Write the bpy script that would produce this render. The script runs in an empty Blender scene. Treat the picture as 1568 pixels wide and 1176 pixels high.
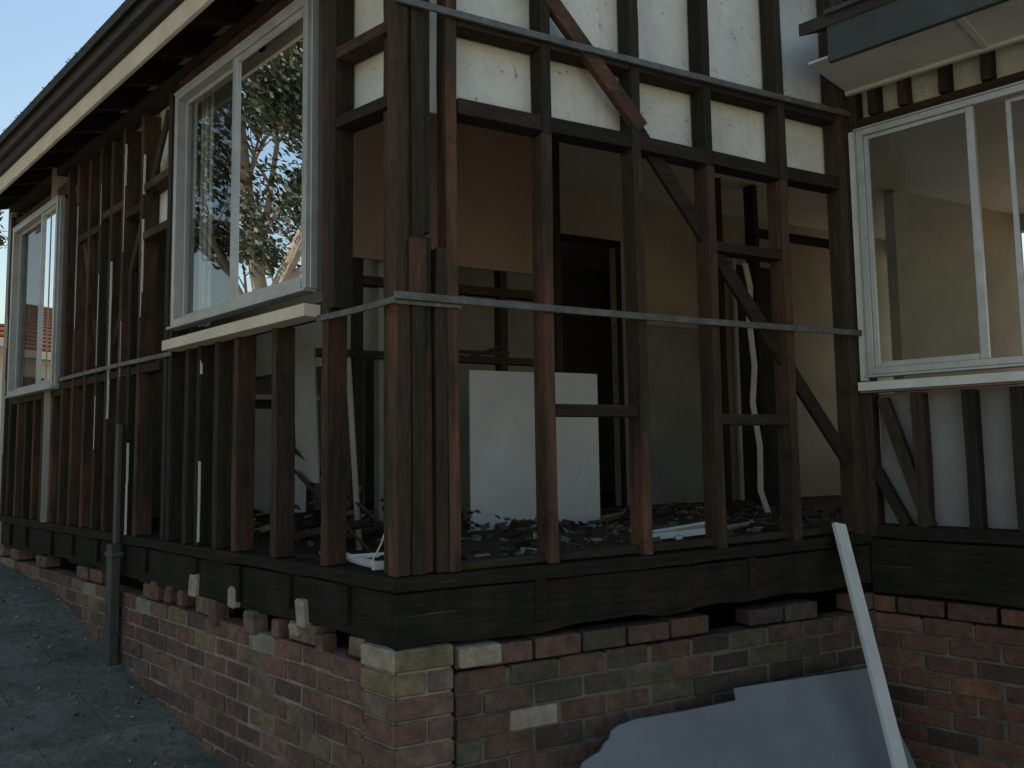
import bpy, bmesh, math, random
from mathutils import Vector, Matrix
random.seed(7)
R=random.random
def U(a,b): return a+(b-a)*R()
scene=bpy.context.scene
# ------------------------------------------------------------ camera (solved from the building's vanishing lines)
M=Matrix(((0.88385,-0.02764,-0.46695),(-0.46755,-0.08275,-0.88008),(-0.01431,0.99619,-0.08606)))
C=Vector((-0.9795,-2.7161,0.4179))
cd=bpy.data.cameras.new("camera"); cam=bpy.data.objects.new("camera",cd); scene.collection.objects.link(cam)
cam.matrix_world=Matrix.Translation(C)@M.to_4x4()
cd.sensor_width=36; cd.lens=28.70; cd.clip_start=0.05; cd.clip_end=3000
scene.camera=cam
scene.view_settings.view_transform='Standard'; scene.view_settings.look='None'; scene.view_settings.exposure=0
# ------------------------------------------------------------ light
SUN_AZ=math.radians(62); SUN_EL=math.radians(54)
w=bpy.data.worlds.new("World"); scene.world=w; w.use_nodes=True
nt=w.node_tree; nt.nodes.clear()
sky=nt.nodes.new("ShaderNodeTexSky"); sky.sky_type='NISHITA'; sky.sun_disc=False
sky.sun_elevation=SUN_EL; sky.sun_rotation=SUN_AZ; sky.air_density=1.9; sky.dust_density=0.6; sky.ozone_density=2.6
bg=nt.nodes.new("ShaderNodeBackground"); bg.inputs[1].default_value=0.15
wo=nt.nodes.new("ShaderNodeOutputWorld"); nt.links.new(sky.outputs[0],bg.inputs[0]); nt.links.new(bg.outputs[0],wo.inputs[0])
sd=bpy.data.lights.new("sun",'SUN'); sd.energy=5.0; sd.angle=math.radians(0.5); sd.color=(1,0.91,0.78)
so=bpy.data.objects.new("sun",sd); scene.collection.objects.link(so)
sv=Vector((math.sin(SUN_AZ)*math.cos(SUN_EL),math.cos(SUN_AZ)*math.cos(SUN_EL),math.sin(SUN_EL)))
so.rotation_euler=sv.to_track_quat('Z','Y').to_euler(); so.location=sv*30

# ------------------------------------------------------------ wall frames
dA=Vector((-0.2936,0.9559,0)).normalized(); nA=Vector((-dA.y,dA.x,0))
FA=Matrix(((dA.x,nA.x,0,0),(dA.y,nA.y,0,0),(0,0,1,0),(0,0,0,1)))
FB=Matrix(((-1,0,0,0),(0,-1,0,0),(0,0,1,0),(0,0,0,1)))
LB=2.40
FC=Matrix.Translation((LB,0,0))@FA
# ------------------------------------------------------------ materials
def newmat(name):
    m=bpy.data.materials.new(name); m.use_nodes=True
    nt=m.node_tree; b=nt.nodes["Principled BSDF"]; return m,nt,b
def N(nt,t,**k):
    n=nt.nodes.new(t)
    for a,v in k.items(): setattr(n,a,v)
    return n
def ramp(nt,stops,src=None,interp='LINEAR'):
    r=nt.nodes.new("ShaderNodeValToRGB"); r.color_ramp.interpolation=interp
    while len(r.color_ramp.elements)<len(stops): r.color_ramp.elements.new(0.5)
    for e,(p,c) in zip(r.color_ramp.elements,stops):
        e.position=p; e.color=(c[0],c[1],c[2],1) if hasattr(c,'__len__') else (c,c,c,1)
    if src is not None: nt.links.new(src,r.inputs[0])
    return r.outputs[0]
def noise(nt,scale,detail=5,rough=0.6,vec=None,stretch=None,coord='Object'):
    tc=N(nt,"ShaderNodeTexCoord"); v=tc.outputs[coord]
    if stretch:
        mp=N(nt,"ShaderNodeMapping"); nt.links.new(v,mp.inputs[0]); mp.inputs['Scale'].default_value=stretch; v=mp.outputs[0]
    n=N(nt,"ShaderNodeTexNoise"); n.inputs['Scale'].default_value=scale; n.inputs['Detail'].default_value=detail; n.inputs['Roughness'].default_value=rough
    nt.links.new(v,n.inputs['Vector']); return n.outputs[0]
def mix(nt,fac,a,b,mode='MIX'):
    n=N(nt,"ShaderNodeMix",data_type='RGBA',blend_type=mode)
    for s,i in ((fac,0),(a,6),(b,7)):
        if hasattr(s,'is_linked') : nt.links.new(s,n.inputs[i])
        elif hasattr(s,'__len__'): n.inputs[i].default_value=(s[0],s[1],s[2],1)
        elif i==0: n.inputs[0].default_value=s
        else: n.inputs[i].default_value=(s,s,s,1)
    return n.outputs[2]
def bump(nt,b,h,strength=0.3,dist=0.01):
    n=N(nt,"ShaderNodeBump"); n.inputs['Strength'].default_value=strength; n.inputs['Distance'].default_value=dist
    nt.links.new(h,n.inputs['Height']); nt.links.new(n.outputs[0],b.inputs['Normal'])
def island(nt):
    return N(nt,"ShaderNodeNewGeometry").outputs['Random Per Island']
def wood(name,stops,stretch,dark=0.5,rough=0.88,blot=None,hi=1.45):
    m,nt,b=newmat(name)
    base=ramp(nt,stops,island(nt))
    if blot:
        base=mix(nt,ramp(nt,[(0.40,0),(0.58,1)],noise(nt,1.7,4,0.6,stretch=(3,3,1))),base,blot)
    g=noise(nt,6,8,0.7,stretch=stretch)
    base=mix(nt,1.0,base,ramp(nt,[(0.25,dark),(0.5,0.9),(0.75,hi)],g),'MULTIPLY')
    s=noise(nt,9,6,0.7)
    base=mix(nt,ramp(nt,[(0.54,0),(0.70,0.7)],s),base,(0.018,0.015,0.011))
    pale=ramp(nt,[(0.67,0),(0.74,0.45)],noise(nt,23,4,0.7,stretch=(stretch[0]*.2,stretch[1]*.2,stretch[2]*.3)))
    base=mix(nt,pale,base,(0.17,0.14,0.11))
    nt.links.new(base,b.inputs['Base Color']); b.inputs['Roughness'].default_value=rough
    b.inputs['Specular IOR Level'].default_value=0.15
    bump(nt,b,g,0.7,0.006); return m
sV=(9,9,0.7); sH=(0.7,9,9)
wRedV=wood("weathered_red_hardwood_vertical",[(0,(0.072,0.040,0.027)),(0.5,(0.098,0.052,0.034)),(1,(0.135,0.068,0.043))],sV,blot=(0.048,0.036,0.025))
wDkV=wood("dark_hardwood_vertical",[(0,(0.027,0.024,0.017)),(0.6,(0.040,0.034,0.023)),(1,(0.062,0.042,0.029))],sV)
wRedH=wood("weathered_red_hardwood_rail",[(0,(0.072,0.040,0.027)),(1,(0.115,0.060,0.039))],sH,blot=(0.048,0.036,0.025))
wDkH=wood("dark_hardwood_rail",[(0,(0.024,0.020,0.014)),(1,(0.046,0.034,0.023))],sH)
wBear=wood("weathered_bearer",[(0,(0.024,0.019,0.013)),(1,(0.036,0.027,0.018))],(0.7,9,9),dark=0.4,blot=(0.020,0.019,0.012))
def simple(name,col,rough=0.7,var=0.25,scale=8,metal=0,spots=None,bumps=0.15,spotlim=(0.62,0.7)):
    m,nt,b=newmat(name)
    n=noise(nt,scale,6,0.65)
    c=mix(nt,ramp(nt,[(0.3,0),(0.7,1)],n),tuple(x*(1-var) for x in col),tuple(min(1,x*(1+var)) for x in col))
    if spots:
        c=mix(nt,ramp(nt,[(spotlim[0],0),(spotlim[1],0.85)],noise(nt,scale*3.1,8,0.75)),c,spots)
    nt.links.new(c,b.inputs['Base Color']); b.inputs['Roughness'].default_value=rough; b.inputs['Metallic'].default_value=metal
    bump(nt,b,n,bumps,0.005); return m
def stained():
    m,nt,b=newmat("stained_white_lining")
    c=mix(nt,ramp(nt,[(0.35,0),(0.65,1)],noise(nt,2.2,7,0.7)),(0.50,0.51,0.48),(0.70,0.69,0.64))
    c=mix(nt,ramp(nt,[(0.585,0),(0.65,0.85)],noise(nt,26,9,0.8)),c,(0.15,0.10,0.07))
    c=mix(nt,ramp(nt,[(0.55,0),(0.75,0.5)],noise(nt,5,6,0.7,stretch=(3,3,.5))),c,(0.36,0.33,0.28))
    nt.links.new(c,b.inputs['Base Color']); b.inputs['Roughness'].default_value=0.85; return m
mWhite=stained()
mBoard=simple("white_sheet",(0.50,0.52,0.53),0.7,0.12,2.0,spots=(0.3,0.29,0.27))
mGreyP=simple("grey_fibre_lining",(0.23,0.225,0.21),0.85,0.2,3,spots=(0.10,0.09,0.08))
mBrownP=simple("brown_masonite",(0.24,0.168,0.13),0.8,0.15,2,spots=(0.12,0.09,0.07))
mPlaster=simple("beige_plaster",(0.44,0.385,0.30),0.85,0.2,1.3,spots=(0.22,0.18,0.14))
mPlasterG=simple("grey_green_plaster",(0.27,0.27,0.235),0.85,0.25,1.3,spots=(0.12,0.115,0.10))
mCeil=simple("ceiling_board",(0.6,0.58,0.53),0.85,0.1,2)
mSoffit=simple("eave_lining",(0.60,0.60,0.56),0.8,0.15,2,spots=(0.22,0.21,0.19))
mCream=simple("cream_paint",(0.60,0.52,0.42),0.6,0.15,5,spots=(0.2,0.15,0.1),spotlim=(0.62,0.72))
mTrimW=simple("white_painted_timber",(0.62,0.61,0.57),0.55,0.12,6,spots=(0.2,0.18,0.15),spotlim=(0.62,0.72))
mCurt=simple("grey_curtain",(0.42,0.42,0.38),0.9,0.2,5)
mFasD=simple("dark_painted_fascia",(0.045,0.055,0.052),0.7,0.25,4,spots=(0.09,0.09,0.08))
mRoof=simple("dark_roof_tile",(0.035,0.032,0.028),0.9,0.35,7)
mAlu=simple("aluminium",(0.40,0.40,0.39),0.45,0.16,12,metal=0.5,spots=(0.14,0.13,0.12),spotlim=(0.60,0.72))
mStrap=simple("grey_strap",(0.10,0.098,0.09),0.6,0.4,14,metal=0.2,spots=(0.25,0.24,0.22),spotlim=(0.56,0.66))
mFloor=wood("dark_floorboards",[(0,(0.05,0.036,0.026)),(1,(0.10,0.065,0.045))],(9,0.7,9))
mSheet=simple("blue_grey_fibre_cement",(0.185,0.19,0.20),0.7,0.16,2.5,spots=(0.13,0.13,0.13))
mPipe=simple("grey_downpipe_paint",(0.055,0.055,0.048),0.7,0.35,9,spots=(0.10,0.09,0.08))
mRub=simple("plaster_debris",(0.10,0.09,0.072),0.9,0.6,14)
mDark=simple("near_black_fill",(0.02,0.019,0.017),0.9,0.3,4)
def glass(name,refl,scale):
    m,nt,b=newmat(name); nt.nodes.remove(b)
    out=[n for n in nt.nodes if n.type=='OUTPUT_MATERIAL'][0]
    t=N(nt,"ShaderNodeBsdfTransparent"); t.inputs[0].default_value=(0.82,0.85,0.83,1)
    g=N(nt,"ShaderNodeBsdfGlossy"); g.inputs['Roughness'].default_value=0.0; g.inputs[0].default_value=(0.95,0.97,1,1)
    lw=N(nt,"ShaderNodeFresnel"); lw.inputs[0].default_value=1.5
    mr=N(nt,"ShaderNodeMapRange"); mr.inputs[3].default_value=refl; mr.inputs[4].default_value=refl+(1-refl)*scale
    nt.links.new(lw.outputs[0],mr.inputs[0])
    mx=N(nt,"ShaderNodeMixShader"); nt.links.new(mr.outputs[0],mx.inputs[0]); nt.links.new(t.outputs[0],mx.inputs[1]); nt.links.new(g.outputs[0],mx.inputs[2])
    nt.links.new(mx.outputs[0],out.inputs[0]); return m
gRefl=glass("tinted_reflective_glass",0.55,1.0); gClear=glass("clear_window_glass",0.0,0.25)
def brickmat(name,stops,moss=0.7,k=0.82):
    m,nt,b=newmat(name)
    c=ramp(nt,[(p,tuple(x*k for x in q)) for p,q in stops],island(nt),'CONSTANT')
    n=noise(nt,22,7,0.7)
    c=mix(nt,1.0,c,ramp(nt,[(0.25,0.45),(0.5,0.95),(0.8,1.6)],n),'MULTIPLY')
    c=mix(nt,ramp(nt,[(0.50,0),(0.68,moss)],noise(nt,3.2,6,0.7)),c,(0.052,0.048,0.033))
    c=mix(nt,ramp(nt,[(0.63,0),(0.74,0.4)],noise(nt,12,5,0.7)),c,(0.24,0.20,0.15))
    c=mix(nt,1.0,c,ramp(nt,[(0.3,0.6),(0.65,1.15)],noise(nt,1.1,5,0.6)),'MULTIPLY')
    nt.links.new(c,b.inputs['Base Color']); b.inputs['Roughness'].default_value=0.92; b.inputs['Specular IOR Level'].default_value=0.2
    bump(nt,b,n,0.8,0.008); return m
BR=[(0,(0.20,0.115,0.085)),(0.22,(0.23,0.125,0.09)),(0.40,(0.18,0.11,0.085)),(0.58,(0.24,0.145,0.105)),(0.72,(0.14,0.092,0.072)),(0.86,(0.24,0.185,0.11)),(0.93,(0.21,0.15,0.115))]
BRg=[(0,(0.135,0.088,0.064)),(0.2,(0.165,0.098,0.070)),(0.36,(0.11,0.088,0.062)),(0.5,(0.14,0.085,0.060)),(0.68,(0.082,0.062,0.050)),(0.84,(0.14,0.12,0.08)),(0.92,(0.18,0.10,0.072))]
BRc=[(0,(0.165,0.080,0.054)),(0.3,(0.19,0.090,0.058)),(0.5,(0.14,0.072,0.052)),(0.66,(0.075,0.048,0.038)),(0.78,(0.215,0.108,0.066)),(0.92,(0.11,0.062,0.045))]
bA=brickmat("pink_brown_brick",BR,0.6,0.88); bB=brickmat("mossy_brick",BRg,0.7,0.85); bC=brickmat("red_brick",BRc,0.5,0.78)
bPale=simple("pale_cream_brick",(0.30,0.245,0.18),0.9,0.35,20,spots=(0.15,0.1,0.08))
def mort(name,col):
    m,nt,b=newmat(name)
    c=mix(nt,ramp(nt,[(0.35,0),(0.65,1)],noise(nt,5,7,0.75)),tuple(x*.45 for x in col),tuple(x*1.2 for x in col))
    nt.links.new(c,b.inputs['Base Color']); b.inputs['Roughness'].default_value=0.95; return m
mMort=mort("lime_mortar",(0.27,0.23,0.175)); mMortD=mort("dark_mortar",(0.15,0.13,0.098))
# ------------------------------------------------------------ mesh builder
class B:
    def __init__(s,name,frame,mats,sign=1): s.n=name; s.f=frame; s.m=mats; s.sg=sign; s.v=[]; s.fc=[]; s.mi=[]
    def hexa(s,pts,m=0):
        i=len(s.v); s.v+= [Vector((p[0]*s.sg,p[1],p[2])) for p in pts]
        for q in ((0,1,2,3),(7,6,5,4),(0,4,5,1),(1,5,6,2),(2,6,7,3),(3,7,4,0)):
            s.fc.append([i+k for k in q]); s.mi.append(m)
    # box in wall coordinates: s along, z up, d outward
    def box(s,s0,s1,z0,z1,d0,d1,m=0,j=0.0,lean=0.0):
        g=lambda:U(-j,j)
        a=(g(),g()); c=(lean+g(),g())
        s.hexa([(s0+a[0],d0+a[1],z0),(s1+a[0],d0+a[1],z0),(s1+a[0],d1+a[1],z0),(s0+a[0],d1+a[1],z0),
                (s0+c[0],d0+c[1],z1),(s1+c[0],d0+c[1],z1),(s1+c[0],d1+c[1],z1),(s0+c[0],d1+c[1],z1)],m)
    # stud: a rough-sawn post, slightly bowed and uneven in width along its height (one connected piece)
    def stud(s,s0,s1,z0,z1,d0,d1,m=0,j=0.004,lean=0.0):
        n=max(2,int((z1-z0)/0.22)); i=len(s.v); bow=U(-j,j)*1.2; ph=U(0,3); e=U(-j,j)*.5
        for k in range(n+1):
            t=k/n; z=z0+(z1-z0)*t; o=lean*t+bow*math.sin(math.pi*t+ph*.2)+e; w0=U(-.002,.002); w1=U(-.002,.002); dd=U(-.0012,.0012)
            for a_,b_ in ((s0+w0,d0),(s1+w1,d0),(s1+w1,d1+dd),(s0+w0,d1+dd)): s.v.append(Vector(((a_+o)*s.sg,b_,z)))
        for k in range(n):
            for q in range(4): s.fc.append([i+4*k+q,i+4*k+(q+1)%4,i+4*k+4+(q+1)%4,i+4*k+4+q]); s.mi.append(m)
        s.fc.append([i,i+1,i+2,i+3]); s.mi.append(m); t=i+4*n; s.fc.append([t+3,t+2,t+1,t]); s.mi.append(m)
    # beam: long horizontal member with worn, uneven top and bottom edges (one connected piece)
    def beam(s,s0,s1,z,h,d0,d1,m=0,dz=0.0,wear=0.006,bow=0.0):
        n=max(2,int((s1-s0)/0.14)); i=len(s.v)
        for k in range(n+1):
            t=k/n; x=s0+(s1-s0)*t; o=dz*t+bow*math.sin(math.pi*t); a_=U(-wear,wear); b_=U(-wear*.4,0); dd=U(-.003,.001)
            for y_,z_ in ((d0,z+o+a_),(d1+dd,z+o+a_),(d1+dd,z+o+h+b_),(d0,z+o+h+b_)): s.v.append(Vector((x*s.sg,y_,z_)))
        for k in range(n):
            for q in range(4): s.fc.append([i+4*k+q,i+4*k+(q+1)%4,i+4*k+4+(q+1)%4,i+4*k+4+q]); s.mi.append(m)
        s.fc.append([i,i+1,i+2,i+3]); s.mi.append(m); t=i+4*n; s.fc.append([t+3,t+2,t+1,t]); s.mi.append(m)
    def rail(s,s0,s1,z,h,d0,d1,m=0,dz=0.0,bow=0.0,seg=1):
        i=len(s.v)
        for k in range(seg+1):
            t=k/seg; x=s0+(s1-s0)*t; zz=z+dz*t+bow*math.sin(math.pi*t)
            for y_,z_ in ((d0,zz),(d1,zz),(d1,zz+h),(d0,zz+h)): s.v.append(Vector((x*s.sg,y_,z_)))
        for k in range(seg):
            for q in range(4): s.fc.append([i+4*k+q,i+4*k+(q+1)%4,i+4*k+4+(q+1)%4,i+4*k+4+q]); s.mi.append(m)
        s.fc.append([i,i+1,i+2,i+3]); s.mi.append(m); t=i+4*seg; s.fc.append([t+3,t+2,t+1,t]); s.mi.append(m)
    def diag(s,p,q,wd,d0,d1,m=0):
        p=Vector(p);q=Vector(q); t=(q-p).normalized(); n=Vector((-t.y,t.x))*wd/2
        A,Bq,Cq,D=p-n,p+n,q+n,q-n
        s.hexa([(A.x,d0,A.y),(Bq.x,d0,Bq.y),(Cq.x,d0,Cq.y),(D.x,d0,D.y),(A.x,d1,A.y),(Bq.x,d1,Bq.y),(Cq.x,d1,Cq.y),(D.x,d1,D.y)],m)
    def stick(s,p,q,w1,w2,m=0):
        p=Vector(p);q=Vector(q);t=(q-p).normalized(); a=t.orthogonal().normalized(); b=t.cross(a)
        rr=Matrix.Rotation(U(0,3),3,t); a=rr@a; b=rr@b
        a=a*w1/2;b=b*w2/2
        s.hexa([p-a-b,p+a-b,p+a+b,p-a+b,q-a-b,q+a-b,q+a+b,q-a+b],m)
    def poly(s,pts,m=0):
        i=len(s.v); s.v+=[Vector((p[0]*s.sg,p[1],p[2])) for p in pts]; s.fc.append(list(range(i,i+len(pts)))); s.mi.append(m)
    def make(s,parent=None,bev=0.002,smooth=False):
        me=bpy.data.meshes.new(s.n); me.from_pydata(s.v,[],s.fc)
        for m in s.m: me.materials.append(m)
        me.polygons.foreach_set("material_index",s.mi)
        bm=bmesh.new(); bm.from_mesh(me); bmesh.ops.recalc_face_normals(bm,faces=bm.faces); bm.to_mesh(me); bm.free()
        o=bpy.data.objects.new(s.n,me); scene.collection.objects.link(o); o.matrix_world=s.f
        if bev:
            b=o.modifiers.new("bevel",'BEVEL'); b.width=bev; b.segments=1; b.limit_method='ANGLE'
        if parent: o.parent=parent
        return o
def empty(name):
    e=bpy.data.objects.new(name,None); scene.collection.objects.link(e); return e
I4=Matrix.Identity(4)
house=empty("timber_framed_house")
W4=[wRedV,wDkV,wRedH,wDkH,wBear]   # 0 red vert 1 dark vert 2 red rail 3 dark rail 4 bearer
# ============================================================ WALL A (left wall)
a=B("left_wall_framing",FA,W4)
ST=0.045
def studA(sb,z0,z1,m,j=0.005): a.stud(sb-ST,sb,z0,z1,-0.09,0,m,j)
a.stud(0.0,0.05,0.002,2.44,-0.085,0.001,0,0.001)
a.stud(0.075,0.115,0.002,2.44,-0.09,-0.03,1,0.002)
studA(0.49,0.002,2.44,0); studA(0.44,1.0,2.44,1)
for sb,m in ((0.88,1),(1.23,0),(1.43,1),(1.62,1),(1.76,1)): studA(sb,0.002,0.98,m)
for sb,m in ((1.96,1),(2.03,1),(2.41,0),(2.70,0),(3.10,1),(3.53,0),(3.73,1)): studA(sb,0.002,2.40,m,0.008)
studA(2.56,0.002,1.5,1); studA(2.9,0.002,2.38,1,0.01); studA(3.3,0.002,2.38,0,0.01)
for k in range(6): studA(3.95+0.21*k,0.002,0.86,1 if k%2 else 0)
studA(5.02,0.002,2.4,1); studA(5.17,0.002,2.4,0)
a.rail(0.05,0.395,1.985,0.045,-0.09,-0.002,2,0.02); a.rail(0.05,0.395,1.70,0.045,-0.09,-0.004,3,0.02)
a.rail(0.05,0.395,2.395,0.045,-0.09,-0.002,2)
a.rail(2.03,2.365,1.95,0.045,-0.088,-0.003,2,-0.01); a.rail(2.03,2.365,1.66,0.045,-0.088,-0.003,2,0)
a.rail(2.41,2.655,1.84,0.045,-0.088,-0.003,3); a.rail(2.70,3.055,1.92,0.045,-0.088,-0.003,2); a.rail(3.10,3.485,1.86,0.045,-0.088,-0.003,3)
a.rail(2.10,3.69,0.90,0.045,-0.088,-0.006,3)
a.rail(0.49,1.915,2.345,0.09,-0.09,-0.003,2); a.rail(-0.0,5.2,2.445,0.05,-0.095,0.004,3)
a.rail(3.73,4.97,2.26,0.09,-0.09,-0.003,2)
a.rail(0.49,1.915,0.985,0.05,-0.09,-0.003,3); a.rail(3.73,4.97,0.862,0.05,-0.09,-0.003,3)
a.beam(0.0,5.25,-0.050,0.050,-0.095,0.006,4,wear=0.004)
a.beam(0.0,2.3,-0.235,0.180,-0.08,-0.006,4,wear=0.012); a.beam(2.304,5.25,-0.225,0.170,-0.08,-0.010,4,wear=0.012)
for k in range(11):
    s=0.3+k*0.45+U(-.09,.09); a.box(s,s+U(.03,.06),-0.215+U(0,.04),-0.056,-0.005,0.012,4,0.004)
a.diag((2.12,2.35),(2.95,1.0),0.05,-0.05,-0.03,1); a.diag((3.1,1.0),(3.65,2.3),0.05,-0.05,-0.03,0)
a.make(house)
b=B("left_wall_straps",FA,[mStrap,mCream,mTrimW])
b.rail(-0.012,0.50,0.958,0.024,0.006,0.016,0,-0.004,-0.004,4); b.rail(1.90,3.80,0.952,0.024,0.006,0.016,0,0.0,0.006,6)
b.rail(0.50,1.88,0.972,0.050,-0.02,0.07,1)
for s,z0,z1 in ((1.965,1.1,2.35),(2.415,1.0,2.38),(2.705,0.9,2.3),(2.56,-0.02,0.94),(3.105,0.1,2.2),(3.54,1.0,2.3),(1.625,0.02,0.9),(2.9,0.1,1.9)):
    z=z0
    while z<z1:
        h=U(0.08,0.4)
        if R()<0.5: b.box(s-ST-0.005,s-ST-0.003,z,min(z+h,z1),-0.010,0.003,2,0.0015)
        z+=h
b.make(house,0.0015)
b=B("left_wall_lining",FA,[mWhite,mGreyP,mBrownP,mPlasterG])
b.box(0.0,0.46,1.745,2.44,-0.106,-0.096,0,0.001); b.box(1.90,2.40,1.70,2.44,-0.106,-0.096,0)
b.box(2.42,3.70,1.2,2.44,-0.106,-0.096,2); b.box(2.75,3.70,0.0,1.19,-0.106,-0.097,2)
b.box(3.8,5.0,0.0,0.85,-0.106,-0.096,2)
b.box(1.00,1.19,0.30,0.95,-0.30,-0.29,1,0.02); b.box(0.60,0.72,0.42,0.62,-0.5,-0.49,1,0.02); b.box(1.66,1.9,0.05,0.70,-0.16,-0.15,1,0.01)
b.box(1.35,3.6,0.96,2.49,-0.98,-0.90,3); b.box(1.35,1.40,0.0,0.955,-0.98,-0.90,1)
b.make(house,0.001)
b=B("curtain",FA,[mCurt]); s=1.69
while s<1.80:
    b.stud(s,s+0.022,1.1,2.32,-0.10+0.012*math.sin(s*160),-0.092+0.012*math.sin(s*160),0,0.001); s+=0.0225
b.make(house,0)
# ============================================================ windows
def window(name,frame,sign,s0,s1,z0,z1,mull,panes,d=0.03,fw=0.032):
    e=empty(name); e.parent=house
    f=B("frame",frame,[mAlu,mTrimW],sign)
    f.box(s0,s0+fw,z0,z1,d-0.06,d+0.018,0); f.box(s1-fw,s1,z0,z1,d-0.06,d+0.018,0)
    f.box(s0+fw,s1-fw,z1-fw,z1,d-0.06,d+0.018,0); f.box(s0+fw,s1-fw,z0,z0+fw,d-0.06,d+0.024,0)
    f.box(s0-0.012,s1+0.012,z0-0.014,z0-0.001,d-0.03,d+0.034,0); f.box(s0-0.012,s1+0.012,z1+0.001,z1+0.012,d-0.03,d+0.02,0)
    f.box(s0-0.013,s0-0.001,z0,z1,d-0.03,d+0.002,0); f.box(s1+0.001,s1+0.013,z0,z1,d-0.03,d+0.002,0)
    f.box(mull-0.017,mull+0.017,z0+fw,z1-fw,d-0.022,d+0.010,0)
    sw=0.022
    for (p0,p1,off,mt) in panes:
        f.box(p0,p0+sw,z0+fw,z1-fw,d+off-0.012,d+off+0.006,0); f.box(p1-sw,p1,z0+fw,z1-fw,d+off-0.012,d+off+0.006,0)
        f.box(p0+sw,p1-sw,z0+fw,z0+fw+0.028,d+off-0.012,d+off+0.006,0); f.box(p0+sw,p1-sw,z1-fw-0.022,z1-fw,d+off-0.012,d+off+0.006,0)
    f.make(e,0.002)
    for i,(p0,p1,off,mt) in enumerate(panes):
        g=B("glass_pane",frame,[mt],sign); y=d+off-0.004
        g.poly([(p0+sw-.003,y,z0+fw+.02),(p1-sw+.003,y,z0+fw+.02),(p1-sw+.003,y,z1-fw-.018),(p0+sw-.003,y,z1-fw-.018)]); g.make(e,0)
    return e
window("sliding_window",FA,1,0.53,1.835,1.09,2.315,1.185,[(0.562,1.185,0.0,gRefl),(1.185,1.803,-0.03,gClear)])
window("sliding_window",FA,1,3.78,4.90,0.92,2.235,4.16,[(3.812,4.17,0.0,gRefl),(4.17,4.868,-0.03,gClear)])
window("sliding_window",FC,-1,0.05,1.45,0.775,1.985,0.555,[(0.082,0.56,0.0,gClear),(0.69,1.418,-0.03,gClear)])
# ============================================================ WALL B (right wall, recedes to the inside corner)
a=B("front_wall_framing",FB,W4,-1)
TOP=2.78
def studB(xb,z0,z1,m,j=0.005,lean=0): a.stud(xb-ST,xb,z0,z1,-0.09,0,m,j,lean)
a.stud(0.001,0.048,0.003,TOP,-0.088,0.0,1,0.001); a.stud(0.062,0.112,0.003,TOP,-0.09,-0.004,1,0.002)
a.stud(0.118,0.15,0.003,1.22,-0.09,-0.03,0,0.002); a.stud(0.118,0.15,1.24,TOP,-0.09,-0.036,1,0.002)
a.box(0.045,0.11,1.0,1.20,0.003,0.02,0,0.001)
studB(0.25,0.003,TOP,0); a.stud(0.156,0.20,0.003,1.18,-0.09,-0.004,1,0.002)
for x,m in ((0.66,0),(1.10,0),(1.505,0),(1.955,0)):
    studB(x,0.003,1.69,m,0.005); studB(x+U(-.004,.004),1.69,TOP,1,0.003)
studB(2.36,0.003,TOP,1); studB(2.41,0.003,TOP,1,0.002)
xs=[0.25,0.66,1.10,1.505,1.955,2.36]
for x0,x1 in zip(xs[:-1],xs[1:]):
    a.rail(x0,x1-ST,1.70+U(-.006,.006),0.062,-0.09,-0.004,3,U(-.006,.006))
    a.rail(x0,x1-ST,2.05,0.05,-0.09,-0.006,3)
a.rail(1.505,1.955-ST,0.535,0.048,-0.09,-0.01,3); a.rail(0.66,1.10-ST,0.565,0.048,-0.09,-0.01,3); a.rail(1.505,1.955-ST,1.31,0.045,-0.09,-0.01,3)
a.diag((0.55,2.38),(1.11,1.80),0.068,-0.030,0.006,2); a.diag((1.06,1.88),(2.34,0.36),0.07,-0.066,-0.042,3)
a.beam(0.0,2.42,-0.05,0.05,-0.095,0.008,4,0.02,0.004,-0.008)
a.beam(0.0,1.3,-0.245,0.187,-0.08,-0.004,4,0.005,0.012); a.beam(1.304,2.45,-0.24,0.183,-0.08,-0.010,4,0.02,0.012)
a.rail(0.25,2.40,0.001,0.03,-0.085,-0.03,3,0.025)
a.box(0.55,0.60,-0.20,-0.05,-0.005,0.009,4,0.004); a.box(1.62,1.66,-0.18,-0.045,-0.011,0.004,4,0.004)
a.make(house)
b=B("front_wall_straps",FB,[mStrap],-1)
b.rail(-0.012,2.40,0.972,0.028,0.010,0.022,0,0.0,-0.006,9); b.rail(-0.012,2.40,2.068,0.028,0.010,0.022,0,0.012,-0.008,9)
b.rail(-0.008,0.25,0.955,0.016,0.004,0.010,0)
b.make(house,0.002)
b=B("front_wall_lining",FB,[mWhite,mBoard],-1)
xx=[0.10,0.64,1.085,1.49,1.94,2.39]
for x0,x1 in zip(xx[:-1],xx[1:]): b.box(x0+.002,x1-.002,1.74+U(-.01,.015),TOP,-0.108-U(0,.006),-0.098,0,0.002)
b.make(house,0.001)
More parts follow.
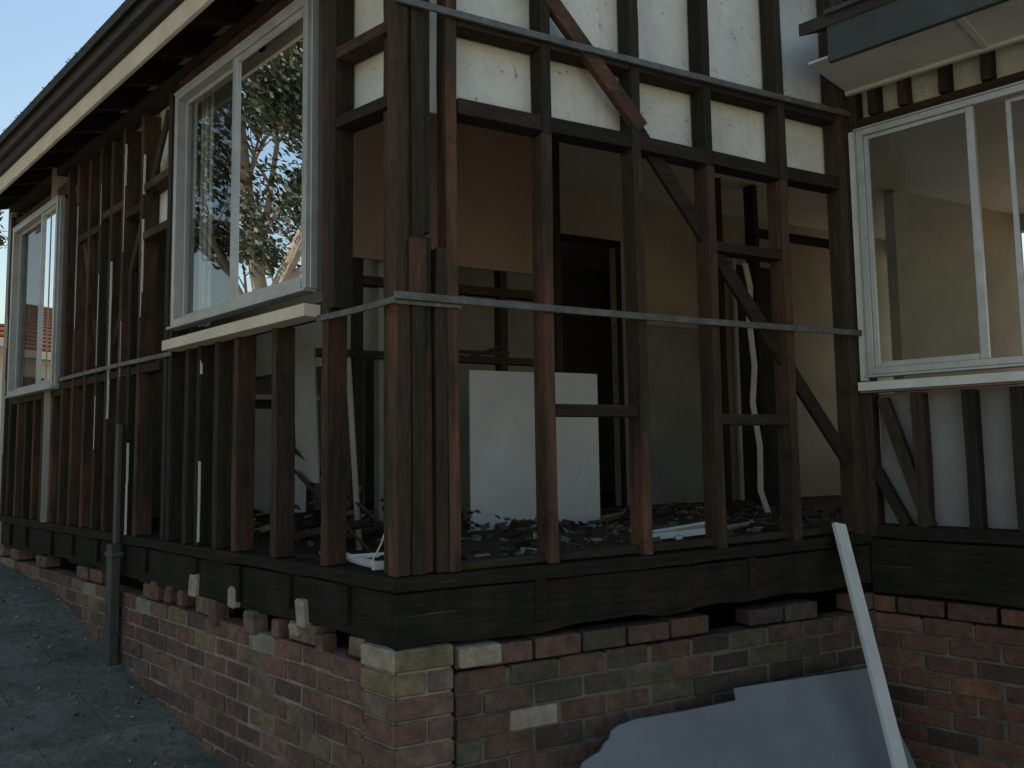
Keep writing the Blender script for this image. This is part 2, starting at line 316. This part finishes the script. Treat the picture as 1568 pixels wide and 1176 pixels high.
# ============================================================ WALL C (returns toward the right)
a=B("return_wall_framing",FC,W4,-1)
def studC(t,z0,z1,m,wd=ST): a.stud(t,t+wd,z0,z1,-0.09,0,m,0.003)
studC(0.0,0.003,2.5,1,0.04)
for t in (0.222,0.44,0.63,0.86,1.08,1.3,1.5): studC(t,0.05,0.68,1,0.05)
for t in (0.10,0.24,0.42,0.60,0.82,1.04,1.3): studC(t,2.07,2.5,1,0.042)
for t in (1.50,1.95,2.4,2.85): studC(t,0.05,2.5,1)
a.rail(0.04,3.0,2.0,0.06,-0.09,-0.003,3); a.beam(0.04,3.0,0.0,0.06,-0.095,0.006,4,0,0.004); a.beam(0.0,3.0,-0.26,0.25,-0.09,-0.004,4,0,0.006)
a.diag((0.09,0.66),(0.27,0.06),0.05,-0.05,0.005,1); a.diag((0.04,0.32),(0.17,0.06),0.04,-0.06,0.004,3)
a.make(house)
b=B("return_wall_trim",FC,[mTrimW,mGreyP,mWhite,mBrownP,mAlu],-1)
b.box(0.0,3.0,0.70,0.742,-0.06,0.05,0); b.box(0.0,3.0,0.69,0.699,-0.06,0.03,3)
b.box(0.04,3.0,0.0,0.69,-0.11,-0.098,1); b.box(0.04,3.0,2.0,2.5,-0.11,-0.098,2)
b.box(0.0,0.04,0.75,2.0,0.002,0.014,0); b.box(1.5,3.0,0.75,2.0,-0.11,-0.098,1)
b.make(house,0.0015)
# ============================================================ brickwork
def bricks(name,frame,sign,s0,s1,ztop,zbot,mat,mort,d=0.0,missing=lambda s,c:False,pale=0.03,L=0.214,H=0.071,J=0.010):
    b=B(name,frame,[mat,mort,bPale],sign); c=0; z=ztop
    while z>zbot:
        off=0 if c%2 else L/2
        s=s0-off
        while s<s1:
            e0=max(s+J/2,s0); e1=min(s+L-J/2+0.0,s1)
            if e1-e0>0.02 and not missing((e0+e1)/2,c):
                jj=U(-.005,.006); b.box(e0+U(0,.004),e1-U(0,.005),z-H+U(-.003,.003),z+U(-.003,.003),d-0.1,d+jj,2 if R()<pale else 0,0.0016)
            s+=L
        z-=H+J; c+=1
    b.box(s0+0.004,s1-0.004,zbot-0.05,ztop-H-J/2-.012,d-0.12,d-0.007,1)
    o=b.make(house,0.005); return o
def missA(s,c):
    if s<0.2: return False
    if c==0: return (math.sin(s*17)+math.sin(s*7.3+1))>-0.25
    if c==1: return (math.sin(s*9)+math.sin(s*23))>1.0
    return False
bricks("left_brick_base",FA,1,0.19,5.25,-0.235,-1.35,bA,mMort,0.004,missA,0.015)
bricks("front_brick_base",FB,-1,0.215,2.42,-0.27,-1.5,bB,mMortD,0.004,lambda s,c:c==0 and math.sin(s*9+1)>0.75,0.01)
bricks("return_brick_base",FC,-1,0.0,3.0,-0.275,-1.5,bC,mMortD,0.002,lambda s,c:False,0.0)
b=B("corner_brick_pier",FA,[bA,mMort,bPale]); z=-0.245;c=0
while z>-1.5:
    b.box(-0.010,0.185,z-0.071,z,-0.10,0.022,2 if c==0 else 0,0.001); z-=0.081;c+=1
b.box(0.0,0.18,-1.5,-0.25,-0.09,0.012,1); b.make(house,0.005)
b=B("corner_brick_pier_front",FB,[bA,mMort,bPale],-1); z=-0.245;c=0
while z>-1.5:
    b.box(-0.009,0.10 if c%2 else 0.205,z-0.071,z,-0.095,0.020,0,0.001)
    if c%2: b.box(0.11,0.205,z-0.071,z,-0.095,0.019,0,0.001)
    z-=0.081;c+=1
b.box(0.0,0.20,-1.5,-0.25,-0.09,0.011,1); b.box(0.225,0.39,-0.33,-0.262,-0.09,0.03,2,0.002)
b.make(house,0.005)
b=B("broken_brick_ends",FA,[bPale,bA])
for s,z0,z1,m in ((1.56,-0.24,-0.13,0),(1.15,-0.24,-0.15,0),(0.58,-0.25,-0.14,0),(0.62,-0.29,-0.24,0),(2.05,-0.30,-0.215,1),(1.86,-0.30,-0.22,1),(1.72,-0.30,-0.225,1),(1.33,-0.34,-0.24,1),(0.98,-0.33,-0.235,1),(0.78,-0.32,-0.245,1),(0.45,-0.33,-0.26,1)):
    b.box(s,s+U(0.05,0.085),z0,z1,-0.06,0.012+U(0,.01),m,0.008)
b.make(house,0.008)
b=B("downpipe",FA,[mPipe]); b.box(2.50,2.575,-0.9,-0.05,0.02,0.075,0); b.box(2.515,2.56,-0.05,0.62,0.02,0.05,0); b.box(2.48,2.59,-0.12,-0.09,0.012,0.08,0); b.make(house,0.006)
# ============================================================ roof, eaves, ceilings
def sk(aa,x,z): return (aa*dA.x+x,aa*dA.y,z)   # along left wall, across, up
b=B("roof",I4,[mRoof,mDark])
def slab(a0,a1,x0,z0,x1,z1,t=0.06,m=0):
    p=[sk(a0,x0,z0),sk(a1,x0,z0),sk(a1,x1,z1),sk(a0,x1,z1)]
    b.hexa(p+[(q[0],q[1],q[2]-t) for q in p],m)
slab(-0.10,5.45,-0.33,2.72,3.6,4.3); slab(-0.10,5.45,3.6,4.3,7.6,2.7)
slab(-3.3,-0.13,LB-0.50,2.40,5.1,3.65); slab(-3.3,-0.13,5.1,3.65,7.6,2.6)
b.hexa([sk(-0.02,0.0,2.80),sk(-0.02,7.0,2.80),sk(-0.02,3.7,4.2),sk(-0.02,3.5,4.2),sk(0.05,0.0,2.80),sk(0.05,7.0,2.80),sk(0.05,3.7,4.2),sk(0.05,3.5,4.2)],1)
b.make(house,0)
b=B("left_eave",FA,[mCream,mFasD,wDkH,mRoof])
b.rail(-0.12,5.45,2.40,0.105,0.235,0.258,0,-0.03,0.004,6)
b.rail(-0.12,5.45,2.508,0.21,0.225,0.285,3,-0.03,0.004,6)
b.rail(-0.12,5.45,2.57,0.03,0.286,0.32,3,-0.03,0.0,3)
for k in range(13):
    s=-0.05+0.45*k; b.hexa([(s,0.23,2.44),(s+.045,0.23,2.44),(s+.045,-0.3,2.62),(s,-0.3,2.62),(s,0.23,2.53),(s+.045,0.23,2.53),(s+.045,-0.3,2.74),(s,-0.3,2.74)],2)
b.hexa([(-0.12,0.22,2.535),(5.45,0.22,2.535),(5.45,-0.1,2.65),(-0.12,-0.1,2.65),(-0.12,0.22,2.55),(5.45,0.22,2.55),(5.45,-0.1,2.665),(-0.12,-0.1,2.665)],2)
b.make(house,0.003)
b=B("gutter_leaf_litter",FA,[mRoof,wDkH])
for k in range(420):
    s=U(0.6,5.4); L=U(.006,.03); an=U(0,6.28)
    b.stick((s,0.29+U(-.03,.02),2.69+U(-.01,.02)),(s+L*math.cos(an),0.29+U(-.03,.04),2.70+abs(L*math.sin(an))),U(.002,.008),.002,k%2)
b.make(house,0)
b=B("return_eave",FC,[mFasD,mSoffit,mTrimW],-1)
b.box(0.11,3.3,2.175,2.385,0.44,0.47,0); b.box(0.0,3.3,2.21,2.222,0.0,0.44,1)
b.box(0.11,3.3,2.386,2.41,0.42,0.50,0); b.box(0.0,3.3,2.19,2.209,0.0,0.03,2)
for t in (0.62,1.3,2.0): b.box(t,t+0.03,2.198,2.209,0.03,0.44,2)
b.make(house,0.003)
b=B("interior_ceiling",I4,[mCeil])
for a0,a1,x0,x1 in ((0.12,5.2,0.12,7.0),(-3.2,0.118,LB+0.12,7.0)):
    p=[sk(a0,x0,2.50),sk(a1,x0,2.50),sk(a1,x1,2.50),sk(a0,x1,2.50)]; b.hexa(p+[(q[0],q[1],2.53) for q in p])
b.make(house,0)
b=B("interior_floor",I4,[mFloor])
for a0,a1,x0,x1 in ((0.1,5.2,0.1,7.0),(-3.2,0.098,LB+0.1,7.0)):
    p=[sk(a0,x0,-0.06),sk(a1,x0,-0.06),sk(a1,x1,-0.06),sk(a0,x1,-0.06)]; b.hexa(p+[(q[0],q[1],-0.005) for q in p])
b.make(house,0)
b=B("rear_walls",I4,[mPlasterG,mPlaster])
def wallsk(a0,a1,x0,x1,z0,z1,m=0):
    p=[sk(a0,x0,z0),sk(a1,x0,z0),sk(a1,x1,z0),sk(a0,x1,z0)]; b.hexa(p+[(q[0],q[1],z1) for q in p],m)
wallsk(5.15,5.25,0.0,7.0,-1.3,2.5); wallsk(2.8,5.15,6.9,7.0,-1.3,2.5,1); wallsk(-3.25,-3.2,LB,7.0,-1.3,2.5)
wallsk(-3.2,2.8,6.9,7.0,-1.3,0.5,1); wallsk(-3.2,2.8,6.9,7.0,2.35,2.5,1)  # unseen openings added in this wall so sun reaches the interior
for aa in (-3.2,-1.4,0.3,1.6): wallsk(aa,aa+0.15,6.9,7.0,0.5,2.35,1)
b.make(house,0)
# interior partitions (parallel to the front wall, y = distance behind it)
b=B("interior_partitions",I4,[mPlaster,mBrownP,mBoard,wDkV,wDkH,mPlasterG,mDark,mTrimW])
def pt(x0,x1,y,z0,z1,m,t=0.012): b.box(x0,x1,z0,z1,y,y+t,m)
Y1=1.5
pt(0.10,0.62,Y1,1.49,2.5,1); pt(0.625,1.42,Y1,1.50,2.5,1,0.014)
pt(0.97,1.39,Y1-0.03,-0.005,0.90,2); pt(1.396,1.835,Y1-0.034,0.0,0.905,2)
for x in (0.32,0.74,1.20,1.58): b.stud(x,x+0.045,0,2.5,Y1+0.016,Y1+0.1,3,0.003)
b.box(0.0,1.6,1.35,1.40,Y1+0.02,Y1+0.09,4); b.box(0.0,1.6,0.95,0.99,Y1+0.02,Y1+0.09,4); b.box(0.0,2.0,0.0,0.045,Y1+0.018,Y1+0.1,4)
Y2=2.6
pt(1.1,2.20,Y2,0,2.5,5,0.08); pt(2.20,2.80,Y2,2.08,2.5,0,0.08); pt(2.80,3.75,Y2,0,1.45,5,0.08); pt(2.80,3.75,Y2+.003,1.455,2.5,0,0.08); pt(3.755,7,Y2+.004,0,2.5,0,0.08)
pt(2.16,2.20,Y2-0.02,0,2.1,4,0.02); pt(2.80,2.84,Y2-0.02,0,2.1,4,0.02); pt(2.16,2.84,Y2-0.024,2.06,2.12,4,0.02)
pt(2.98,3.04,Y2-0.03,1.0,2.0,7,0.02)
pt(-1.2,1.1,Y2+1.2,0,2.5,5,0.08)
pt(4.05,4.5,Y2-0.03,0,2.05,6,0.02); pt(4.02,4.05,Y2-0.04,0,2.1,7,0.03)  # flat near-black panel stands in for a shaded doorway
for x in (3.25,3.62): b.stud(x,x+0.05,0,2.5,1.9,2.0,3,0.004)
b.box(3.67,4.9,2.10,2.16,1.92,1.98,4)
b.box(3.70,3.95,0,1.75,1.93,1.98,6)  # dark opening made as a solid box, its shade put into the colour
pt(4.75,6.4,1.5,0,2.5,0,0.09)
b.make(house,0.001)
b=B("daylight_gap_strip",I4,[mTrimW])  # white-coloured strip stands in for a bright gap of daylight
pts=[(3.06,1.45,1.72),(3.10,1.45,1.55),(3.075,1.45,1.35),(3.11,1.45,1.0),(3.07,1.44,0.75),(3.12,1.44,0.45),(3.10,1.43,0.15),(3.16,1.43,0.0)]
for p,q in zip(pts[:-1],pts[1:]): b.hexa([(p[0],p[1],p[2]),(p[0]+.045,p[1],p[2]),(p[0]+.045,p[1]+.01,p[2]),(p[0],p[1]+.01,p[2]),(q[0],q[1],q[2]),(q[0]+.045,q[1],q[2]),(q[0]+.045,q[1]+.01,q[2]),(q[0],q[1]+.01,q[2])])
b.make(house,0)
# ============================================================ loose debris on the floor
b=B("debris_pile",I4,[mRub,mTrimW,wDkH,mGreyP,wRedH])
def inside(x,y): return x> y*dA.x/dA.y+0.16
n=0
while n<1100:
    y=U(0.12,2.4); x=U(-0.6,3.6)
    if not inside(x,y): continue
    hh=max(0,0.34*math.exp(-((x-0.15)**2+(y-1.1)**2)/0.3))+max(0,0.10*math.exp(-((x-1.0)**2+(y-0.9)**2)/0.25))+0.01
    z=U(0,hh); L=U(0.01,0.075); an=U(0,6.28); dz=U(-.3,.3)*min(L,hh)
    b.stick((x,y,z*.8+.003),(x+L*math.cos(an),y+L*math.sin(an),max(.004,z*.8+dz+.003)),U(.006,.035),U(.003,.010),random.choice((0,0,0,2,2,3,4)) )
    n+=1
for k in range(70):
    y=U(0.3,2.0); x=U(-0.5,2.8) if k%3==0 else U(-0.5,0.4)
    if not inside(x,y): continue
    L=U(0.3,0.9); an=U(0,6.28); x2=x+L*math.cos(an); y2=y+L*math.sin(an)
    if not inside(x2,y2) or y2<0.13 or y2>2.5: continue
    b.stick((x,y,U(0.01,.06)),(x2,y2,U(0.05,.6) if x<0.3 and x2<0.45 else U(.01,.05)),U(.012,.045),U(.006,.018),random.choice((0,2,2,4,3)))
for p,q in (((-0.02,0.20,0.02),(0.22,0.20,0.02)),((-0.10,0.50,0.02),(0.15,0.42,0.03)),((1.35,0.35,0.03),(1.75,0.42,0.03)),((1.4,0.5,0.02),(1.9,0.55,0.05)),((1.5,0.32,0.02),(1.66,0.6,0.02)),((0.05,0.3,0.0),(-0.05,0.55,0.03))):
    b.stick(p,q,0.03,0.018,1)
b.stick((0.15,0.9,0.0),(0.05,0.75,0.85),0.025,0.010,3); b.stick((0.62,1.2,0.95),(0.80,1.15,1.25),0.03,0.012,3); b.stick((0.5,0.9,0.92),(0.95,0.95,0.93),0.02,0.012,2)
b.stick((0.4,0.7,0.80),(0.85,0.8,0.95),0.012,0.012,2)
b.box(0.19,0.215,0.35,0.74,0.22,0.23,1,0.004); b.box(0.27,0.31,0.02,0.66,0.30,0.31,1,0.006); b.box(0.15,0.23,0.02,0.12,0.18,0.2,1,0.004)
b.make(None,0.001)
b=B("broken_cabinet",I4,[mGreyP,mDark,mBoard])
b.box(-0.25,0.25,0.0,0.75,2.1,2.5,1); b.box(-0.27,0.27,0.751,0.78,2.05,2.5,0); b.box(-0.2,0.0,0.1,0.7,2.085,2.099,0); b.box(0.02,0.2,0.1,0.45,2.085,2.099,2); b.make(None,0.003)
cu=bpy.data.curves.new("dangling_cable",'CURVE'); cu.dimensions='3D'; cu.bevel_depth=0.0035
sp=cu.splines.new('BEZIER'); P=[(0.17,0.35,0.95),(0.12,0.3,0.45),(0.03,0.22,0.12),(-0.03,0.2,0.02)]
sp.bezier_points.add(len(P)-1)
for q,p in zip(sp.bezier_points,P): q.co=p; q.handle_left_type=q.handle_right_type='AUTO'
oc=bpy.data.objects.new("dangling_cable",cu); oc.data.materials.append(mCream); scene.collection.objects.link(oc)
# ============================================================ ground
def gz(x,y):
    s=x*dA.x+y*dA.y
    pts=[(-60,-1.6),(-6,-1.32),(-3,-1.26),(0,-1.18),(0.7,-1.06),(1.2,-0.96),(2.3,-0.76),(3.7,-0.46),(5.2,-0.36),(9,-0.3),(30,0.0),(400,3.0)]
    if s<=pts[0][0]: return pts[0][1]
    for (a0,z0),(a1,z1) in zip(pts[:-1],pts[1:]):
        if s<=a1: return z0+(z1-z0)*(s-a0)/(a1-a0)
    return pts[-1][1]
m,nt,bs=newmat("concrete_paving")
br=N(nt,"ShaderNodeTexBrick"); tc=N(nt,"ShaderNodeTexCoord"); mp=N(nt,"ShaderNodeMapping"); nt.links.new(tc.outputs['Object'],mp.inputs[0])
mp.inputs['Rotation'].default_value=(0,0,math.radians(-17)); nt.links.new(mp.outputs[0],br.inputs[0])
br.offset=0.5; br.inputs['Scale'].default_value=1; br.inputs['Brick Width'].default_value=0.6; br.inputs['Row Height'].default_value=0.45; br.inputs['Mortar Size'].default_value=0.007
br.inputs['Mortar Smooth'].default_value=1.0
br.inputs[1].default_value=(0.195,0.185,0.145,1); br.inputs[2].default_value=(0.16,0.155,0.12,1); br.inputs[3].default_value=(0.10,0.098,0.07,1)
n1=noise(nt,2.2,8,0.7); c=mix(nt,1.0,br.outputs[0],ramp(nt,[(0.3,0.5),(0.7,1.35)],n1),'MULTIPLY')
c=mix(nt,ramp(nt,[(0.48,0),(0.64,0.75)],noise(nt,1.3,7,0.75)),c,(0.085,0.082,0.05))
c=mix(nt,1.0,c,ramp(nt,[(0.3,0.65),(0.7,1.3)],noise(nt,45,4,0.8)),'MULTIPLY')
nt.links.new(c,bs.inputs['Base Color']); bs.inputs['Roughness'].default_value=0.95; bs.inputs['Specular IOR Level'].default_value=0.1; bump(nt,bs,noise(nt,60,4,0.7),0.5,0.006)
mPave=m
m,nt,bs=newmat("dry_grass_and_sand")  # yard beyond the house shadow, made pale to bounce sunlight as fill
c=ramp(nt,[(0.3,(0.32,0.28,0.19)),(0.5,(0.40,0.34,0.24)),(0.7,(0.24,0.23,0.12))],noise(nt,1.5,10,0.8)); nt.links.new(c,bs.inputs['Base Color']); bs.inputs['Roughness'].default_value=0.95
bump(nt,bs,noise(nt,40,6,0.8),0.8,0.03); mYard=m
def sheet(name,xs_,ys_,lift,mat):
    me=bpy.data.meshes.new(name); vs=[];fs=[];n=len(xs_);k=len(ys_)
    for y in ys_:
        for x in xs_: vs.append((x,y,gz(x,y)+lift+(0.004*math.sin(x*5)*math.sin(y*4) if abs(x)<10 and abs(y)<13 else 0)))
    for j in range(k-1):
        for i in range(n-1): fs.append((j*n+i,j*n+i+1,(j+1)*n+i+1,(j+1)*n+i))
    me.from_pydata(vs,[],fs); me.materials.append(mat); g=bpy.data.objects.new(name,me); scene.collection.objects.link(g)
    for p in me.polygons: p.use_smooth=True
fine=[-9+0.35*k for k in range(60)]
ax=[-400,-150,-60,-30,-18,-12]+fine+[15,20,30,60,150,400]
sheet("ground",ax,ax,0,mYard)
sheet("paving",[v for v in fine if -4.2<v<3],[v for v in fine if -3.6<v<11],0.012,mPave)
# fallen leaves and brick crumbs along the foot of the wall
mLit=simple("dry_leaves",(0.13,0.095,0.05),0.9,0.5,30)
b=B("fallen_leaf_litter",I4,[mLit,mRub,bPale])
for k in range(420):
    s=U(0.3,5.2); d=0.03+abs(random.gauss(0,0.28)); p=dA*s+nA*d; z=gz(p.x,p.y)+0.022; an=U(0,6.28); L=U(.006,.022)
    q=Vector((p.x+L*math.cos(an),p.y+L*math.sin(an),z+U(0,.006))); b.stick((p.x,p.y,z),q,U(.004,.014),.002 if k%4 else .008,0 if k%4 else (1 if k%8 else 2))
b.make(None,0)
# ============================================================ leaning plank and sheet
b=B("white_leaning_plank",I4,[mTrimW])
top=Vector((2.15,-0.035,0.075)); bot=Vector((1.85,-0.62,-1.17))
t=(bot-top).normalized(); sx=Vector((1,0,0)); sx=(sx-t*sx.dot(t)).normalized()*0.034; th=t.cross(sx).normalized()*0.011
b.hexa([top-sx-th,top+sx-th,top+sx+th,top-sx+th,bot-sx-th,bot+sx-th,bot+sx+th,bot-sx+th]); b.make(None,0.0015)
me=bpy.data.meshes.new("fibre_cement_sheet")
prof=[(0.50,-1.22),(0.55,-0.95),(0.58,-0.80),(0.60,-0.76),(0.61,-0.71),(0.64,-0.67),(0.68,-0.658),(0.72,-0.65),(0.75,-0.628),(0.77,-0.62),(0.785,-0.60),(0.82,-0.588),(0.90,-0.58),(1.15,-0.585),(1.40,-0.585),(1.405,-0.56),(1.41,-0.545),(1.8,-0.555),(2.20,-0.565),(2.26,-1.22)]
def sh(x,z,o): 
    k=(-0.56-z)/0.64
    return (x-0.10*k,-0.11-0.42*k-o,z)
v=[sh(x,z,0) for x,z in prof]+[sh(x,z,0.008) for x,z in prof]; k=len(prof)
f=[list(range(k)),list(range(2*k-1,k-1,-1))]+[[i,(i+1)%k,(i+1)%k+k,i+k] for i in range(k)]
me.from_pydata(v,[],f); me.materials.append(mSheet)
bm=bmesh.new(); bm.from_mesh(me); bmesh.ops.recalc_face_normals(bm,faces=bm.faces); bm.to_mesh(me); bm.free()
o=bpy.data.objects.new("fibre_cement_sheet",me); scene.collection.objects.link(o)
# ============================================================ neighbour house
mTileO=simple("terracotta_tile",(0.34,0.14,0.08),0.8,0.25,5)
mRend=simple("cream_render",(0.6,0.55,0.48),0.85,0.08,1)
nh=empty("neighbouring_brick_house")
b=B("walls",I4,[mRend,mDark,mTrimW])
b.box(-17,-1.9,-0.5,2.6,15.5,24,0)
for x in (-4.6,-8.5,-12.5): b.box(x,x+1.6,0.9,2.2,15.44,15.49,1); b.box(x-.06,x+1.66,0.82,0.9,15.40,15.49,2); b.box(x+.77,x+.83,0.9,2.2,15.40,15.438,2)
b.make(nh,0)
b=B("roof",I4,[mTileO,mTrimW])
b.poly([(-17.5,15,2.65),(-1.4,15,2.65),(-5.6,19.7,4.6),(-13.3,19.7,4.6)]); b.poly([(-1.4,15,2.65),(-1.4,24.5,2.65),(-5.6,19.7,4.6)])
b.poly([(-1.4,24.5,2.65),(-17.5,24.5,2.65),(-13.3,19.7,4.6),(-5.6,19.7,4.6)]); b.poly([(-17.5,24.5,2.65),(-17.5,15,2.65),(-13.3,19.7,4.6)])
b.make(nh,0)
b=B("tile_rows",I4,[mTileO])
for k in range(1,14):
    f_=k/14; y=15+4.7*f_; z=2.65+1.95*f_; x0=-17.5+4.2*f_; x1=-1.4-4.2*f_
    b.box(x0,x1,z,z+0.05,y-0.05,y+0.05)
b.make(nh,0)
b=B("gutter",I4,[mTrimW]); b.box(-17.55,-1.35,2.55,2.68,14.9,15.0,0); b.make(nh,0)
# ============================================================ trees
mBark=simple("gum_bark",(0.30,0.24,0.18),0.85,0.35,3,spots=(0.1,0.07,0.05))
def leafmat(name,c1,c2):
    m,nt,b=newmat(name); c=ramp(nt,[(0,c1),(1,c2)],island(nt)); nt.links.new(c,b.inputs['Base Color']); b.inputs['Roughness'].default_value=0.6
    return m
mLeaf=leafmat("gum_leaf",(0.022,0.032,0.015),(0.08,0.09,0.04))
def tree(name,base,height,crown,cz,clumps,leaves,seed,ls=1.0):
    rnd=random.Random(seed); e=empty(name)
    bk=B("trunk",I4,[mBark]); lf=B("foliage",I4,[mLeaf])
    def limb(p,d,L,r,depth):
        segs=5
        for k in range(segs):
            d=(d+Vector((rnd.uniform(-.18,.18),rnd.uniform(-.18,.18),rnd.uniform(-.03,.12)))).normalized()
            q=p+d*L/segs; r2=r*(0.86 if depth==0 else .8)
            ring(p,q,r,r2); p=q; r=r2
            if depth<3 and (k>=1 or depth>0) :
                dd=(d+Vector((rnd.uniform(-1,1),rnd.uniform(-1,1),rnd.uniform(-.1,.6)))).normalized()
                limb(p,dd,L*rnd.uniform(.45,.65),r*0.6,depth+1)
        tips.append(p)
    def ring(p,q,r1,r2):
        t=(q-p).normalized(); a=t.orthogonal().normalized(); c=t.cross(a); i=len(bk.v); K=7
        for P,r in ((p,r1),(q,r2)):
            for k in range(K): an=k*6.283/K; bk.v.append(P+(a*math.cos(an)+c*math.sin(an))*r)
        for k in range(K): bk.fc.append([i+k,i+(k+1)%K,i+K+(k+1)%K,i+K+k]); bk.mi.append(0)
    tips=[]
    limb(Vector(base),Vector((rnd.uniform(-.1,.1),rnd.uniform(-.1,.1),1)),height*0.75,height*0.024,0)
    rnd.shuffle(tips); 
    for T in tips[:clumps]:
        cr=rnd.uniform(.45,.9)*crown
        for _ in range(leaves):
            v=Vector((rnd.gauss(0,.5),rnd.gauss(0,.5),rnd.gauss(0,.35)))*cr; p=T+v
            s=rnd.uniform(.05,.10)*ls; n=Vector((rnd.gauss(0,1),rnd.gauss(0,1),rnd.gauss(0,1))).normalized(); u=n.orthogonal().normalized()*s; w_=n.cross(u).normalized()*s*.4
            lf.poly([p-u,p-w_,p+u,p+w_])
    o=bk.make(e,0); 
    for pl in o.data.polygons: pl.use_smooth=True
    me=bpy.data.meshes.new("foliage"); me.from_pydata(lf.v,[],lf.fc); me.materials.append(mLeaf); o=bpy.data.objects.new("foliage",me); scene.collection.objects.link(o); o.parent=e
tree("gum_tree",(-7.6,9.0,-0.4),9.0,0.85,0,90,420,3)
tree("gum_tree",(-11.5,11.5,-0.4),11.0,1.1,0,75,300,11,1.3)
tree("gum_tree",(-3.9,11.0,-0.4),3.4,0.42,0,50,160,5,0.8)
tree("gum_tree",(-13,4.5,-0.6),10.0,1.2,0,80,240,21,1.4)
bpy.context.view_layer.update()
